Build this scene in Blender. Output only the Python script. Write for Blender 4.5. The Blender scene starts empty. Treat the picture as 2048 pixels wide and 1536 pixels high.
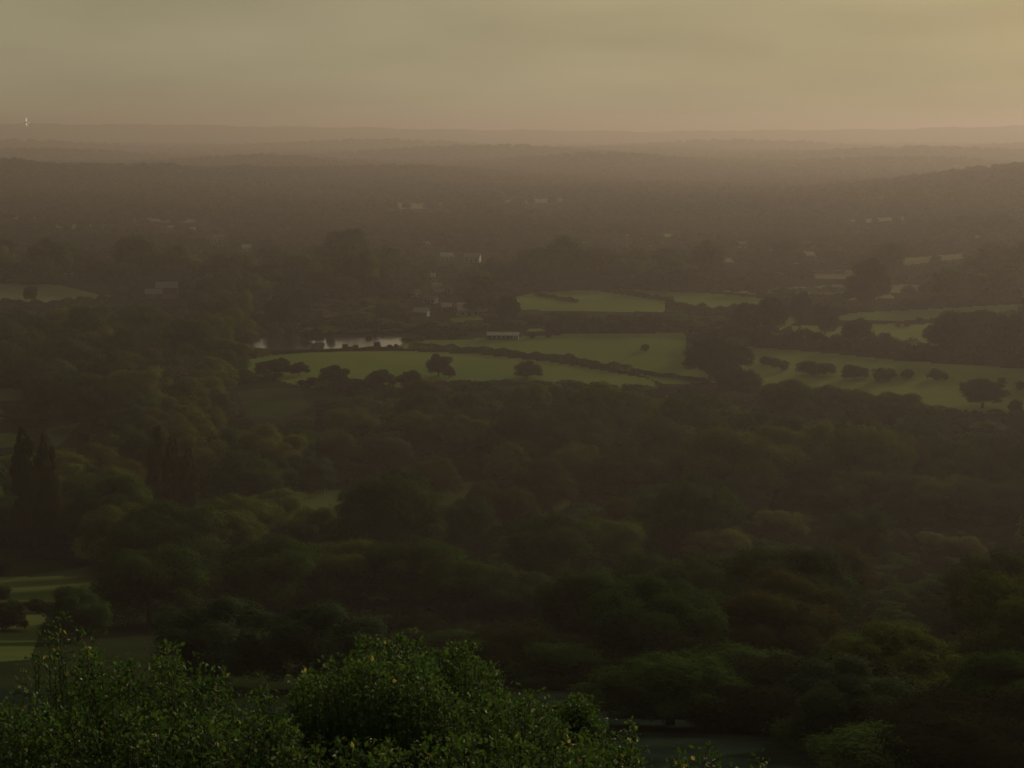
import bpy, math, random
import numpy as np
from mathutils import Vector

# ------------------------------------------------------------------ camera, sky, sun, exposure
S = bpy.context.scene
C = S.collection
CAM_Z = 120.0
F = 3000.0                      # focal length in pixels of a 2048 wide picture
PITCH = math.radians(9.69)
cam = bpy.data.cameras.new('camera')
cam.sensor_width = 36.0
cam.lens = F / 2048 * 36.0
cam.clip_start = 0.5
cam.clip_end = 60000
cam_o = bpy.data.objects.new('camera', cam)
C.objects.link(cam_o)
cam_o.location = (0, 0, CAM_Z)
cam_o.rotation_euler = (math.pi / 2 - PITCH, 0, 0)
S.camera = cam_o

SUN_EL, SUN_AZ = math.radians(11.5), math.radians(33)     # azimuth clockwise from the view axis (+Y)
sd = Vector((math.sin(SUN_AZ) * math.cos(SUN_EL), math.cos(SUN_AZ) * math.cos(SUN_EL), math.sin(SUN_EL)))
sun = bpy.data.lights.new('sun', 'SUN')
sun.energy = 5.0
sun.angle = math.radians(4)
sun.color = (1.0, 0.84, 0.56)
sun_o = bpy.data.objects.new('sun', sun)
C.objects.link(sun_o)
sun_o.rotation_euler = sd.to_track_quat('Z', 'Y').to_euler()

W = bpy.data.worlds.new('World')
S.world = W
W.use_nodes = True
nt = W.node_tree
N, L = nt.nodes, nt.links
N.clear()
def node(t, **k):
    n = N.new(t)
    for a, b in k.items():
        setattr(n, a, b)
    return n
def wmath(op, a, b=None, c=None):
    n = node('ShaderNodeMath', operation=op)
    for i, v in enumerate((a, b, c)):
        if v is None: continue
        if isinstance(v, (int, float)): n.inputs[i].default_value = v
        else: L.new(v, n.inputs[i])
    return n.outputs[0]
out = node('ShaderNodeOutputWorld')
bg1 = node('ShaderNodeBackground'); bg1.inputs[1].default_value = 0.05
sky = node('ShaderNodeTexSky', sky_type='NISHITA', sun_disc=False)
sky.sun_elevation = SUN_EL
sky.sun_rotation = SUN_AZ
sky.dust_density = 4.0
sky.air_density = 1.5
L.new(sky.outputs[0], bg1.inputs[0])
# thin evening cloud veil in front of that sky: brighter toward the sun, streaked
tc = node('ShaderNodeTexCoord')
dot = node('ShaderNodeVectorMath', operation='DOT_PRODUCT'); L.new(tc.outputs['Generated'], dot.inputs[0]); dot.inputs[1].default_value = sd
glow = wmath('POWER', wmath('MAXIMUM', dot.outputs['Value'], 0.0), 7.0)
mp = node('ShaderNodeMapping'); mp.inputs['Scale'].default_value = (1.8, 1.8, 9.0); L.new(tc.outputs['Generated'], mp.inputs[0])
nz = node('ShaderNodeTexNoise'); nz.inputs['Scale'].default_value = 2.6; nz.inputs['Detail'].default_value = 5; nz.inputs['Roughness'].default_value = 0.45
L.new(mp.outputs[0], nz.inputs['Vector'])
sep = node('ShaderNodeSeparateXYZ'); L.new(tc.outputs['Generated'], sep.inputs[0])
# the veil is bright on the sun's side of the sky and dull overhead and behind the viewer
mr = node('ShaderNodeMapRange', interpolation_type='SMOOTHSTEP'); L.new(dot.outputs['Value'], mr.inputs[0])
for i_, v_ in zip((1, 2, 3, 4), (-0.05, 0.60, 0.05, 0.95)): mr.inputs[i_].default_value = v_
base = mr.outputs[0]
amp = wmath('ADD', wmath('MULTIPLY', wmath('SUBTRACT', nz.outputs[0], 0.5), 0.62), 1.0)
lum = wmath('MULTIPLY', wmath('ADD', wmath('MULTIPLY', glow, 0.19), base), amp)
cr = node('ShaderNodeMixRGB'); cr.inputs[1].default_value = (0.90, 0.80, 0.50, 1); cr.inputs[2].default_value = (0.98, 0.83, 0.45, 1)
L.new(glow, cr.inputs[0])
bg2 = node('ShaderNodeBackground')
L.new(cr.outputs[0], bg2.inputs[0])
VEIL = 1.0
L.new(wmath('MULTIPLY', lum, VEIL), bg2.inputs[1])
mx = node('ShaderNodeMixShader'); mx.inputs[0].default_value = 0.9
L.new(bg1.outputs[0], mx.inputs[1]); L.new(bg2.outputs[0], mx.inputs[2]); L.new(mx.outputs[0], out.inputs[0])

S.view_settings.view_transform = 'Standard'
S.view_settings.look = 'None'
S.view_settings.exposure = -1.35
S.view_settings.gamma = 1.0
S.view_settings.use_curve_mapping = False
cy = S.cycles
cy.max_bounces = 4; cy.diffuse_bounces = 2; cy.glossy_bounces = 2; cy.transmission_bounces = 2
cy.volume_bounces = 0; cy.transparent_max_bounces = 4
cy.use_denoising = True
cy.filter_width = 1.6
cy.caustics_reflective = False; cy.caustics_refractive = False
HAZE = (2.0e-4, (0.765, 0.662, 0.655), 0.40)

# ------------------------------------------------------------------ helpers
R = np.random.default_rng(7)
def mat(name, col, rough=0.9, spec=0.2, var=None, scale=1.0, transl=0.0, detail=3, metallic=0.0, bump=0.0):
    m = bpy.data.materials.new(name); m.use_nodes = True
    n, l = m.node_tree.nodes, m.node_tree.links
    p = n['Principled BSDF']
    p.inputs['Base Color'].default_value = (*col, 1)
    p.inputs['Roughness'].default_value = rough
    p.inputs['Specular IOR Level'].default_value = spec
    p.inputs['Metallic'].default_value = metallic
    src = None
    if var is not None:
        g = n.new('ShaderNodeNewGeometry')
        t = n.new('ShaderNodeTexNoise'); t.inputs['Scale'].default_value = scale; t.inputs['Detail'].default_value = detail
        l.new(g.outputs['Position'], t.inputs['Vector'])
        r = n.new('ShaderNodeMapRange'); r.inputs[1].default_value = 0.32; r.inputs[2].default_value = 0.68
        l.new(t.outputs[0], r.inputs[0])
        x = n.new('ShaderNodeMixRGB'); x.inputs[1].default_value = (*col, 1); x.inputs[2].default_value = (*var, 1)
        l.new(r.outputs[0], x.inputs[0]); src = x.outputs[0]
        l.new(src, p.inputs['Base Color'])
        if bump:
            b = n.new('ShaderNodeBump'); b.inputs['Strength'].default_value = bump; l.new(t.outputs[0], b.inputs['Height']); l.new(b.outputs[0], p.inputs['Normal'])
    if transl:
        tr = n.new('ShaderNodeBsdfTranslucent')
        if src is not None:
            y = n.new('ShaderNodeMixRGB'); y.blend_type = 'MULTIPLY'; y.inputs[0].default_value = 1
            l.new(src, y.inputs[1]); y.inputs[2].default_value = (1.5, 1.5, 0.7, 1); l.new(y.outputs[0], tr.inputs[0])
        else:
            tr.inputs[0].default_value = (*col, 1)
        ms = n.new('ShaderNodeMixShader'); ms.inputs[0].default_value = transl
        l.new(p.outputs[0], ms.inputs[1]); l.new(tr.outputs[0], ms.inputs[2])
        l.new(ms.outputs[0], n['Material Output'].inputs[0])
    return m

M = dict(
    dark=mat('leaf_dark_green', (0.039, 0.073, 0.019), 1.0, 0, (0.073, 0.122, 0.029), .35, .12),
    olive=mat('leaf_olive', (0.093, 0.123, 0.030), 1.0, 0, (0.143, 0.173, 0.039), .35, .15),
    brown=mat('leaf_brownish', (0.104, 0.086, 0.029), 1.0, 0, (0.065, 0.086, 0.026), .30, .12),
    blue=mat('leaf_grey_green', (0.051, 0.084, 0.046), 1.0, 0, (0.076, 0.108, 0.054), .30, .12),
    pale=mat('leaf_yellow_green', (0.178, 0.204, 0.058), 1.0, 0, (0.136, 0.170, 0.051), .40, .20),
    scrub=mat('leaf_scrub', (.018, .024, .010), 1.0, 0, (.030, .034, .014), .3, .10),  # shade of the gaps under the crowns is put into this dark colour
    far=mat('leaf_far', (.036, .044, .024), 1.0, 0, (.062, .062, .032), .012, .10),
    hedge=mat('leaf_hedge', (.038, .048, .018), 1.0, 0, (.055, .060, .022), .5, .10),
    bark=mat('bark', (.055, .045, .035), 1.0, 0, (.08, .065, .05), 3.0),
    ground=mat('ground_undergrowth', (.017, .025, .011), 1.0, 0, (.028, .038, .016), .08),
    slope=mat('slope_grass', (.009, .019, .015), 1.0, 0, (.021, .034, .025), .35, detail=6),  # grass lying in shade: the dark bluish tone is painted in
    grass=mat('field_grass', (.104, .158, .042), 1.0, 0, (.155, .196, .054), .012, detail=6),
    grass2=mat('field_grass_deep', (.125, .168, .048), 1.0, 0, (.172, .205, .062), .02, detail=6),
    stubble=mat('field_stubble', (.180, .180, .100), 1.0, 0, (.125, .135, .072), .01, detail=5),
    fair=mat('fairway_grass', (.060, .088, .030), 1.0, 0, (.090, .115, .038), .05, detail=6),
    glade=mat('glade_grass', (.026, .044, .016), 1.0, 0, (.042, .062, .020), .08, detail=6),
    sand=mat('sand', (.42, .36, .25), .95, .1, (.36, .31, .22), .5),
    white=mat('white_wall', (.55, .54, .51), .9, .1, (.46, .45, .42), .3),
    cream=mat('cream_wall', (.50, .44, .34), .85, .2, (.42, .37, .29), .4),
    brick=mat('brick_wall', (.26, .13, .085), .9, .2, (.20, .11, .075), .6),
    slate=mat('slate_roof', (.17, .18, .21), .5, .5, (.13, .14, .17), .6),
    tile=mat('tile_roof', (.22, .12, .08), .8, .3, (.16, .10, .07), .6),
    paleroof=mat('pale_sheet_roof', (.40, .42, .43), .45, .4, (.32, .34, .36), .5),
    grey=mat('grey_boards', (.25, .25, .26), .8, .3, (.20, .20, .22), .6),
    glass=mat('window_glass', (.03, .035, .04), .1, .6),
    door=mat('door_paint', (.08, .06, .05), .5, .4),
    feather=mat('white_feathers', (.90, .88, .84), .8, .2, transl=.85),
    flag=mat('white_flag', (.80, .80, .78), .7, .3),
)
# leaves of the near bushes: glossier, with extra sun glints painted as lighter leaves
M['nleaf'] = mat('bush_leaf', (.050, .110, .036), .62, .16, (.090, .150, .048), 1.3, .30)
M['nleaf2'] = mat('bush_leaf_grey', (.050, .100, .040), .62, .16, (.088, .140, .054), 1.3, .38)
M['ngold'] = mat('bush_leaf_gold_glint', (.42, .36, .17), .5, .3, (.30, .26, .11), 2.0, .35)  # sun glints on the bushes, painted as gold leaves
M['npale'] = mat('bush_leaf_pale_glint', (.46, .44, .30), .5, .4, (.34, .36, .22), 2.0, .25)  # paler glints of sunlight, put into the colour of scattered leaves
M['stem'] = mat('bush_stem', (.070, .052, .030), .8, .3, (.045, .040, .028), 4.0)

def mesh_np(name, v, f, mats, midx=None, smooth=False):
    """v (n,3), f (m,k) with k 3 or 4"""
    me = bpy.data.meshes.new(name)
    v = np.asarray(v, np.float32); f = np.asarray(f, np.int32); k = f.shape[1]
    me.vertices.add(len(v)); me.vertices.foreach_set('co', v.ravel())
    me.loops.add(f.size); me.loops.foreach_set('vertex_index', f.ravel())
    me.polygons.add(len(f)); me.polygons.foreach_set('loop_start', np.arange(len(f), dtype=np.int32) * k)
    me.polygons.foreach_set('loop_total', np.full(len(f), k, np.int32))
    for m in (mats if isinstance(mats, (list, tuple)) else [mats]): me.materials.append(m)
    if midx is not None: me.polygons.foreach_set('material_index', np.asarray(midx, np.int32))
    if smooth: me.polygons.foreach_set('use_smooth', np.ones(len(f), bool))
    me.update(calc_edges=True)
    return me

def link(name, me, parent=None, **props):
    o = bpy.data.objects.new(name, me); C.objects.link(o)
    if parent is not None: o.parent = parent
    for a, b in props.items(): o[a] = b
    return o

def nrm(a): return a / np.maximum(np.linalg.norm(a, axis=-1, keepdims=True), 1e-9)

def leaf_quads(c, n, size, rng, stretch=1.0):
    """irregular four-cornered leaf clumps at centres c with normals n"""
    k = len(c)
    t = nrm(np.cross(n, nrm(rng.normal(size=(k, 3))))); b = np.cross(n, t)
    size = np.broadcast_to(size, (k,))[:, None] * rng.uniform(.6, 1.3, (k, 1))
    cs = []
    for a, e in ((-1, -.6), (.7, -1), (1, .7), (-.6, 1)):
        j = rng.uniform(.65, 1.25, (k, 1))
        cs.append(c + (t * a * stretch + b * e) * .5 * size * j + n * size * rng.uniform(-.18, .18, (k, 1)))
    v = np.stack(cs, 1).reshape(-1, 3)
    return v, np.arange(4 * k).reshape(-1, 4)

class MB:
    def __init__(s): s.v = []; s.f = []; s.m = []
    def add(s, v, f, m=0):
        o = len(s.v); s.v += [tuple(p) for p in v]; s.f += [tuple(i + o for i in q) for q in f]; s.m += [m] * len(f)
    def box(s, x0, y0, z0, x1, y1, z1, m=0):
        s.add([(x0, y0, z0), (x1, y0, z0), (x1, y1, z0), (x0, y1, z0), (x0, y0, z1), (x1, y0, z1), (x1, y1, z1), (x0, y1, z1)],
              [(0, 3, 2, 1), (4, 5, 6, 7), (0, 1, 5, 4), (1, 2, 6, 5), (2, 3, 7, 6), (3, 0, 4, 7)], m)
    def tube(s, pts, rad, seg=6, m=0):
        pts = [Vector(p) for p in pts]; vs = []; fs = []
        for i, p in enumerate(pts):
            d = (pts[min(i + 1, len(pts) - 1)] - pts[max(i - 1, 0)]).normalized()
            a = d.cross(Vector((.3, .9, .1))).normalized(); b = d.cross(a)
            for k in range(seg):
                t = 2 * math.pi * k / seg
                vs.append(p + (a * math.cos(t) + b * math.sin(t)) * rad[i])
        for i in range(len(pts) - 1):
            for k in range(seg):
                fs.append((i * seg + k, i * seg + (k + 1) % seg, (i + 1) * seg + (k + 1) % seg, (i + 1) * seg + k))
        s.add(vs, fs, m)
    def mesh(s, name, mats):
        me = bpy.data.meshes.new(name); me.from_pydata(s.v, [], s.f)
        for m in (mats if isinstance(mats, (list, tuple)) else [mats]): me.materials.append(m)
        me.polygons.foreach_set('material_index', s.m); me.update(); return me

# ------------------------------------------------------------------ terrain
KN = np.array([(-20000, 118.3), (0, 118.3), (4, 117.6), (10, 113.5), (18, 108.3), (30, 102.5), (50, 95), (80, 86), (120, 73), (200, 50), (300, 27),
               (380, 16.5), (450, 11), (600, 5), (900, 1), (1500, 0), (40000, 0)])
_dy = np.concatenate([np.linspace(-50, 2000, 4101)])
_pz = np.interp(_dy, KN[:, 0], KN[:, 1])
_ker = np.hanning(33); _ker /= _ker.sum()
_pp = np.pad(_pz, 16, mode='edge'); _ps = np.convolve(_pp, _ker, 'valid')
_w = np.clip((_dy - 12) / 30, 0, 1); _pz = _pz * (1 - _w) + _ps * _w
def smooth(a, b, x):
    t = np.clip((x - a) / (b - a), 0, 1); return t * t * (3 - 2 * t)
def bump(d, c, w): return np.exp(-((d - c) / w) ** 2)
def T(x, y):
    x = np.asarray(x, float); y = np.asarray(y, float)
    z = np.interp(y, _dy, _pz)
    d = np.hypot(x, y); az = np.degrees(np.arctan2(x, y))
    a = smooth(120, 700, y)
    z = z + a * (1.6 * np.sin(x / 97 + 1.3) * np.sin(y / 131 + .4) + 1.0 * np.sin(x / 53 + y / 71) )
    z = z + smooth(80, 160, y) * (1 - smooth(500, 700, y)) * 1.8 * np.sin(x / 41 + 2) * np.sin(y / 47)
    far = smooth(1400, 2600, d)
    z = z + far * (4 + 4 * np.sin(x / 610 + .7) * np.sin(y / 830 + 1.1) + 3 * np.sin(x / 260 + y / 390))
    z0 = z
    # wooded ridges of the middle distance
    z = z + (34 - 20 * smooth(-17, -8, az) + 2.5 * np.sin(az * 2.3)) * bump(d, 3500, 450) * (1 - smooth(-10, -5.5, az)) * (1 + .10 * np.sin(az * 1.3))
    z = z + 17 * bump(d, 3700, 350) * bump(az, -4.2, 3.6)
    z = z + 8 * bump(d, 4300, 400) * bump(az, 3.5, 3.5)
    z = z + (3 * smooth(6, 11, az) + 52 * smooth(10, 21, az)) * bump(d, 2900, 600)
    z = z + 9 * smooth(13.5, 17, az) * bump(d, 1750, 220)
    z = z + 8 * bump(d, 7000, 700) * (1 + .8 * np.sin(az / 3.1 + 1)) * smooth(-18, 5, az)
    z = z + 26 * bump(d, 4700, 260) * (.5 + .5 * np.sin(az / 1.9)) + 34 * bump(d, 5900, 300) * (.5 + .5 * np.sin(az / 2.7 + 2)) + 44 * bump(d, 7900, 400) * (.5 + .5 * np.sin(az / 2.1 + 4))
    # the long ridge at the horizon
    rid = np.interp(az, [-40, -18, -12, -6, 0, 5, 10, 14, 19, 40], [150, 150, 140, 116, 98, 90, 94, 108, 132, 142])
    z = z + (rid + 4 * np.sin(az * 2.1) + 2.5 * np.sin(az * 6.3)) * np.exp(-((d - 12500) / 1500) ** 2)
    z = z0 + (z - z0) * smooth(-800, 1200, y)      # hills lie ahead; behind the viewer the down is level
    # lake basin
    if LK is not None:
        m2 = lake_mask(x, y, 1.15, 1.9)
        z = z * (1 - m2) + LAKE0 * m2 - 2.0 * lake_mask(x, y, .88, 1.06)
    return z
LK = None
def lake_mask(x, y, e0, e1):
    if LK is None: return np.zeros_like(x)
    cx, cy, rx, ry = LK
    q = (np.abs((x - cx) / rx) ** 3 + np.abs((y - cy - (x - cx) * .12) / ry) ** 3) ** (1 / 3)
    return 1 - smooth(e0, e1, q)

fwd = np.array([0, math.cos(PITCH), -math.sin(PITCH)]); upv = np.array([0, math.sin(PITCH), math.cos(PITCH)])
def proj(x, y, z):
    z = np.asarray(z) - CAM_Z
    dep = np.maximum(y * fwd[1] + z * fwd[2], .1)
    return 1024 + F * np.asarray(x) / dep, 768 - F * (y * upv[1] + z * upv[2]) / dep
def ray(px, py):
    return np.array([(px - 1024) / F, 0, 0]) + fwd - upv * (py - 768) / F
_ts = np.geomspace(6, 20000, 6000)
def at(px, py):
    """point of the ground seen at a picture position"""
    r = ray(px, py); g = T(r[0] * _ts, r[1] * _ts); z = CAM_Z + r[2] * _ts
    i = np.argmax(z < g)
    if i == 0: i = len(_ts) - 1
    a, b = _ts[i - 1], _ts[i]
    for _ in range(14):
        m = (a + b) / 2
        if CAM_Z + r[2] * m < T(r[0] * m, r[1] * m): b = m
        else: a = m
    return r[0] * b, r[1] * b, float(T(r[0] * b, r[1] * b))

_l1, _l2 = at(500, 684), at(822, 684)
_l3, _l4 = at(660, 694), at(660, 668)
LAKE0 = _l1[2] * .5 + _l2[2] * .5 - .3
LK = ((_l1[0] + _l2[0]) / 2, (_l3[1] + _l4[1]) / 2, (_l2[0] - _l1[0]) / 2, (_l4[1] - _l3[1]) / 2)

# ------------------------------------------------------------------ ground sheet and fields
az = np.concatenate([np.linspace(-180, -26, 60)[:-1], np.linspace(-26, 26, 760), np.linspace(26, 180, 60)[1:]])
az = az[:-1]
rr = np.concatenate([np.geomspace(1.5, 60, 90)[:-1], np.geomspace(60, 2500, 560)[:-1], np.geomspace(2500, 16000, 190)])
AZ, RR = np.meshgrid(np.radians(az), rr, indexing='ij')
GX, GY = RR * np.sin(AZ), RR * np.cos(AZ)
GZ = T(GX, GY)
na, nr = GX.shape
ii, jj = np.meshgrid(np.arange(na), np.arange(nr - 1), indexing='ij')
i2 = (ii + 1) % na
gf = np.stack([ii * nr + jj, ii * nr + jj + 1, i2 * nr + jj + 1, i2 * nr + jj], -1).reshape(-1, 4)
gv = np.stack([GX, GY, GZ], -1).reshape(-1, 3)
# triangulate so draped sheets follow it exactly
gt = np.concatenate([gf[:, [0, 1, 2]], gf[:, [0, 2, 3]]])
cen = gv[gf].mean(1)
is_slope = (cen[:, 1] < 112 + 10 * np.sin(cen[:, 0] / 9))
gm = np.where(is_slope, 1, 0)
cap = np.stack([np.arange(na) * nr, ((np.arange(na) + 1) % na) * nr, np.full(na, len(gv))], -1)
gvx = np.vstack([gv, [[0, 0, 118.3]]])
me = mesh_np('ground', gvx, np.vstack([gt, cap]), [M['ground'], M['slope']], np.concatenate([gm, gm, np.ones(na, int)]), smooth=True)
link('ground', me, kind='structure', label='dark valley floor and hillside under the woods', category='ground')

def in_poly(px, py, poly):
    px = np.asarray(px, float); py = np.asarray(py, float)
    r = np.zeros(px.shape, bool); n = len(poly)
    for i in range(n):
        x0, y0 = poly[i]; x1, y1 = poly[(i + 1) % n]
        if y0 == y1: continue
        c = ((y0 > py) != (y1 > py)) & (px < (x1 - x0) * (py - y0) / (y1 - y0) + x0)
        r ^= c
    return r

FIELDS = [  # name, material, outline in the picture (its ground points), how far trees must keep off it
    ('field', 'grass', [(484, 722), (560, 707), (700, 703), (830, 703), (960, 709), (1100, 724), (1200, 740), (1300, 758), (1330, 790), (1200, 790), (1000, 790), (880, 788), (700, 782), (600, 772), (500, 745)]),
    ('field', 'grass', [(640, 701), (760, 690), (840, 682), (980, 677), (1130, 669), (1370, 665), (1375, 720), (1440, 764), (1330, 770), (1290, 752), (1150, 716), (1000, 701), (840, 697), (700, 701)]),
    ('field', 'grass2', [(1470, 690), (1640, 705), (1800, 722), (2070, 738), (2090, 830), (1980, 832), (1900, 828), (1750, 815), (1500, 800), (1480, 730)]),
    ('field', 'grass', [(985, 605), (1080, 583), (1185, 580), (1330, 602), (1440, 622), (1300, 624), (1100, 622), (1000, 616)]),
    ('field', 'grass', [(1190, 578), (1240, 577), (1400, 585), (1530, 597), (1510, 612), (1450, 622), (1335, 600)]),
    ('field', 'stubble', [(1440, 583), (1700, 568), (1840, 570), (1842, 584), (1700, 588), (1500, 588)]),
    ('field', 'grass2', [(1650, 640), (1700, 626), (1900, 616), (2070, 606), (2070, 634), (1880, 636), (1800, 642)]),
    ('field', 'grass2', [(1580, 652), (1740, 648), (1880, 648), (1880, 690), (1740, 690), (1600, 680)]),
    ('field', 'stubble', [(1555, 545), (1720, 538), (1730, 548), (1690, 558), (1560, 556)]),
    ('field', 'stubble', [(0, 567), (120, 570), (200, 590), (290, 598), (140, 612), (0, 614), (-40, 600)]),
    ('fairway', 'fair', [(560, 985), (712, 980), (712, 1028), (690, 1045), (640, 1030), (600, 1005)]),
    ('fairway', 'fair', [(870, 985), (900, 968), (975, 962), (940, 990), (900, 1010), (870, 1012)]),
    ('fairway', 'fair', [(1100, 1000), (1115, 945), (1145, 942), (1140, 1010), (1110, 1030)]),
    ('fairway', 'fair', [(-60, 1155), (240, 1152), (200, 1180), (110, 1205), (-60, 1203)]),
    ('fairway', 'fair', [(-60, 1225), (95, 1228), (60, 1320), (-60, 1330)]),
    ('clearing', 'fair', [(-40, 778), (58, 778), (60, 800), (-40, 805)]),
    ('clearing', 'glade', [(470, 782), (600, 775), (620, 815), (560, 838), (500, 830)]),
    ('clearing', 'fair', [(-40, 866), (55, 868), (45, 892), (-40, 898)]),
    ('clearing', 'fair', [(90, 858), (160, 845), (130, 880), (110, 900)]),
    ('field', 'grass', [(898, 636), (955, 632), (968, 640), (905, 644)]),
    ('field', 'stubble', [(730, 405), (900, 408), (960, 416), (800, 418)]),
    ('field', 'stubble', [(1050, 483), (1330, 486), (1330, 493), (1150, 490)]),
    ('field', 'stubble', [(1590, 484), (1720, 487), (1720, 493), (1600, 494)]),
    ('field', 'grass2', [(1935, 470), (1965, 472), (1965, 478), (1935, 477)]),
    ('field', 'stubble', [(1540, 498), (1640, 505), (1640, 513), (1545, 508)]),
    ('field', 'stubble', [(1400, 515), (1500, 518), (1500, 526), (1400, 524)]),
    ('field', 'stubble', [(1770, 520), (1960, 505), (1965, 512), (1780, 535)]),
    ('field', 'stubble', [(160, 556), (240, 548), (250, 553), (170, 562)]),
    ('field', 'grass2', [(1050, 660), (1120, 652), (1125, 660), (1060, 664)]),
    ('field', 'stubble', [(1000, 402), (1120, 396), (1160, 402), (1040, 408)]),
    ('field', 'stubble', [(100, 448), (240, 452), (240, 459), (105, 456)]),
    ('field', 'grass2', [(0, 428), (80, 431), (80, 437), (0, 437)]),
    ('field', 'stubble', [(1560, 528), (1650, 524), (1655, 530), (1570, 534)]),
    ('field', 'stubble', [(1690, 590), (1780, 588), (1790, 596), (1700, 600)]),
    ('field', 'grass2', [(1250, 470), (1420, 466), (1430, 472), (1260, 477)]),
    ('field', 'stubble', [(380, 498), (470, 496), (470, 502), (385, 505)]),
    ('field', 'stubble', [(560, 470), (700, 474), (700, 480), (565, 478)]),
    ('field', 'stubble', [(260, 436), (420, 440), (418, 446), (270, 443)]),
    ('field', 'grass2', [(1700, 440), (1830, 432), (1835, 438), (1710, 447)]),
    ('field', 'grass2', [(1480, 624), (1560, 620), (1600, 640), (1560, 660), (1500, 650)]),
]
FIELD_LABELS = ['lower central green field under the curving hedge', 'upper central green field below the pale barn', 'right hand field crossed by the row of bushes',
 'left part of the long bright field beyond the barn', 'right part of the long bright field beyond the barn', 'pale strip of field left of the tallest distant tree foot', 'long field under the right skyline belt, above the small bright one',
 'small bright field above the tall hedge at right', 'striped pale field left of the tallest distant tree', 'pale field with a lone tree at the far left', 'golf green with a flag right of the poplars',
 'small fairway right of the large upright tree', 'narrow fairway deep in the central wood', 'fairway at the left edge above the bushes', 'fairway at the left edge below the round bushes',
 'tiny clearing at the left edge above the poplars', 'dark glade below the left tip of the central field', 'tiny clearing at the left edge beside the poplar tops', 'tiny clearing right of the left poplar tops',
 'small lawn in front of the white gabled house'] + [a + ' strip of far field ' + b for a, b in (('faint wide', 'under the middle ridge'), ('long thin', 'beyond the upper village'), ('thin', 'right of the round distant tree'), ('tiny green', 'on the right hand hill'),
 ('thin', 'beyond the striped pale field'), ('short', 'above the right of the bright field'), ('slanting', 'on the right hand hill foot'), ('thin', 'over the far left field'), ('small', 'between barn and hedge'), ('faint', 'right of the middle ridge foot'),
 ('faint long', 'under the left ridge'), ('faint', 'at the left edge under the ridge'), ('short thin', 'just above the striped pale field'), ('small', 'at the foot of the tallest distant tree'), ('faint green', 'above the long thin one'),
 ('faint short', 'left of the upper village'), ('faint', 'beyond the upper village at left'), ('faint long', 'beyond the village at left'), ('faint green', 'under the right hand ridge'))] + ['small green field behind the open belt of trees']
assert len(FIELD_LABELS) == len(FIELDS), (len(FIELD_LABELS), len(FIELDS))
fi_ = 0
sel = (np.abs(np.degrees(np.arctan2(cen[:, 0], cen[:, 1]))) < 25) & (cen[:, 1] > 60) & (cen[:, 1] < 12000)
idx = np.nonzero(sel)[0]
CX, CY = proj(cen[idx, 0], cen[idx, 1], cen[idx, 2])
used = np.zeros(len(idx), bool)
for fi_, (nm, mk, poly) in enumerate(FIELDS):
    ins = in_poly(CX, CY, poly) & ~used
    used |= ins
    ff = gf[idx[ins]]
    if len(ff) == 0: continue
    u, inv = np.unique(ff, return_inverse=True); ff = inv.reshape(-1, 4)
    v = gv[u].copy(); v[:, 2] += np.where(v[:, 1] > 1300, .25, .06)
    me = mesh_np(nm, v, np.concatenate([ff[:, [0, 1, 2]], ff[:, [0, 2, 3]]]), M[mk], smooth=True)
    link(nm, me, kind='structure', label=FIELD_LABELS[fi_], category=nm)

# lake
lcx, lcy, lrx, lry = LK
LZ = LAKE0 - .35
mb = MB(); rng = random.Random(3); ring = []
for k in range(72):
    t = 2 * math.pi * k / 72
    q = 1.03 + .05 * math.sin(3 * t) + .03 * math.sin(7 * t + 1)
    ct, st = math.cos(t), math.sin(t); q = q / (abs(ct) ** 3 + abs(st) ** 3) ** (1 / 3)
    ring.append((lcx + lrx * q * ct, lcy + lry * q * st + .12 * lrx * q * ct, LZ))
mb.add([(lcx, lcy, LZ)] + ring, [(0, 1 + k, 1 + (k + 1) % 72) for k in range(72)])
mw = mat('lake_water', (.04, .045, .05), .14, .6, (.035, .04, .045), .9, bump=.12)
mw.node_tree.nodes['Principled BSDF'].inputs['IOR'].default_value = 1.6
link('lake', mb.mesh('lake', mw), kind='structure', label='bright narrow lake beyond the central field, broken by trees', category='lake')

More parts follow.
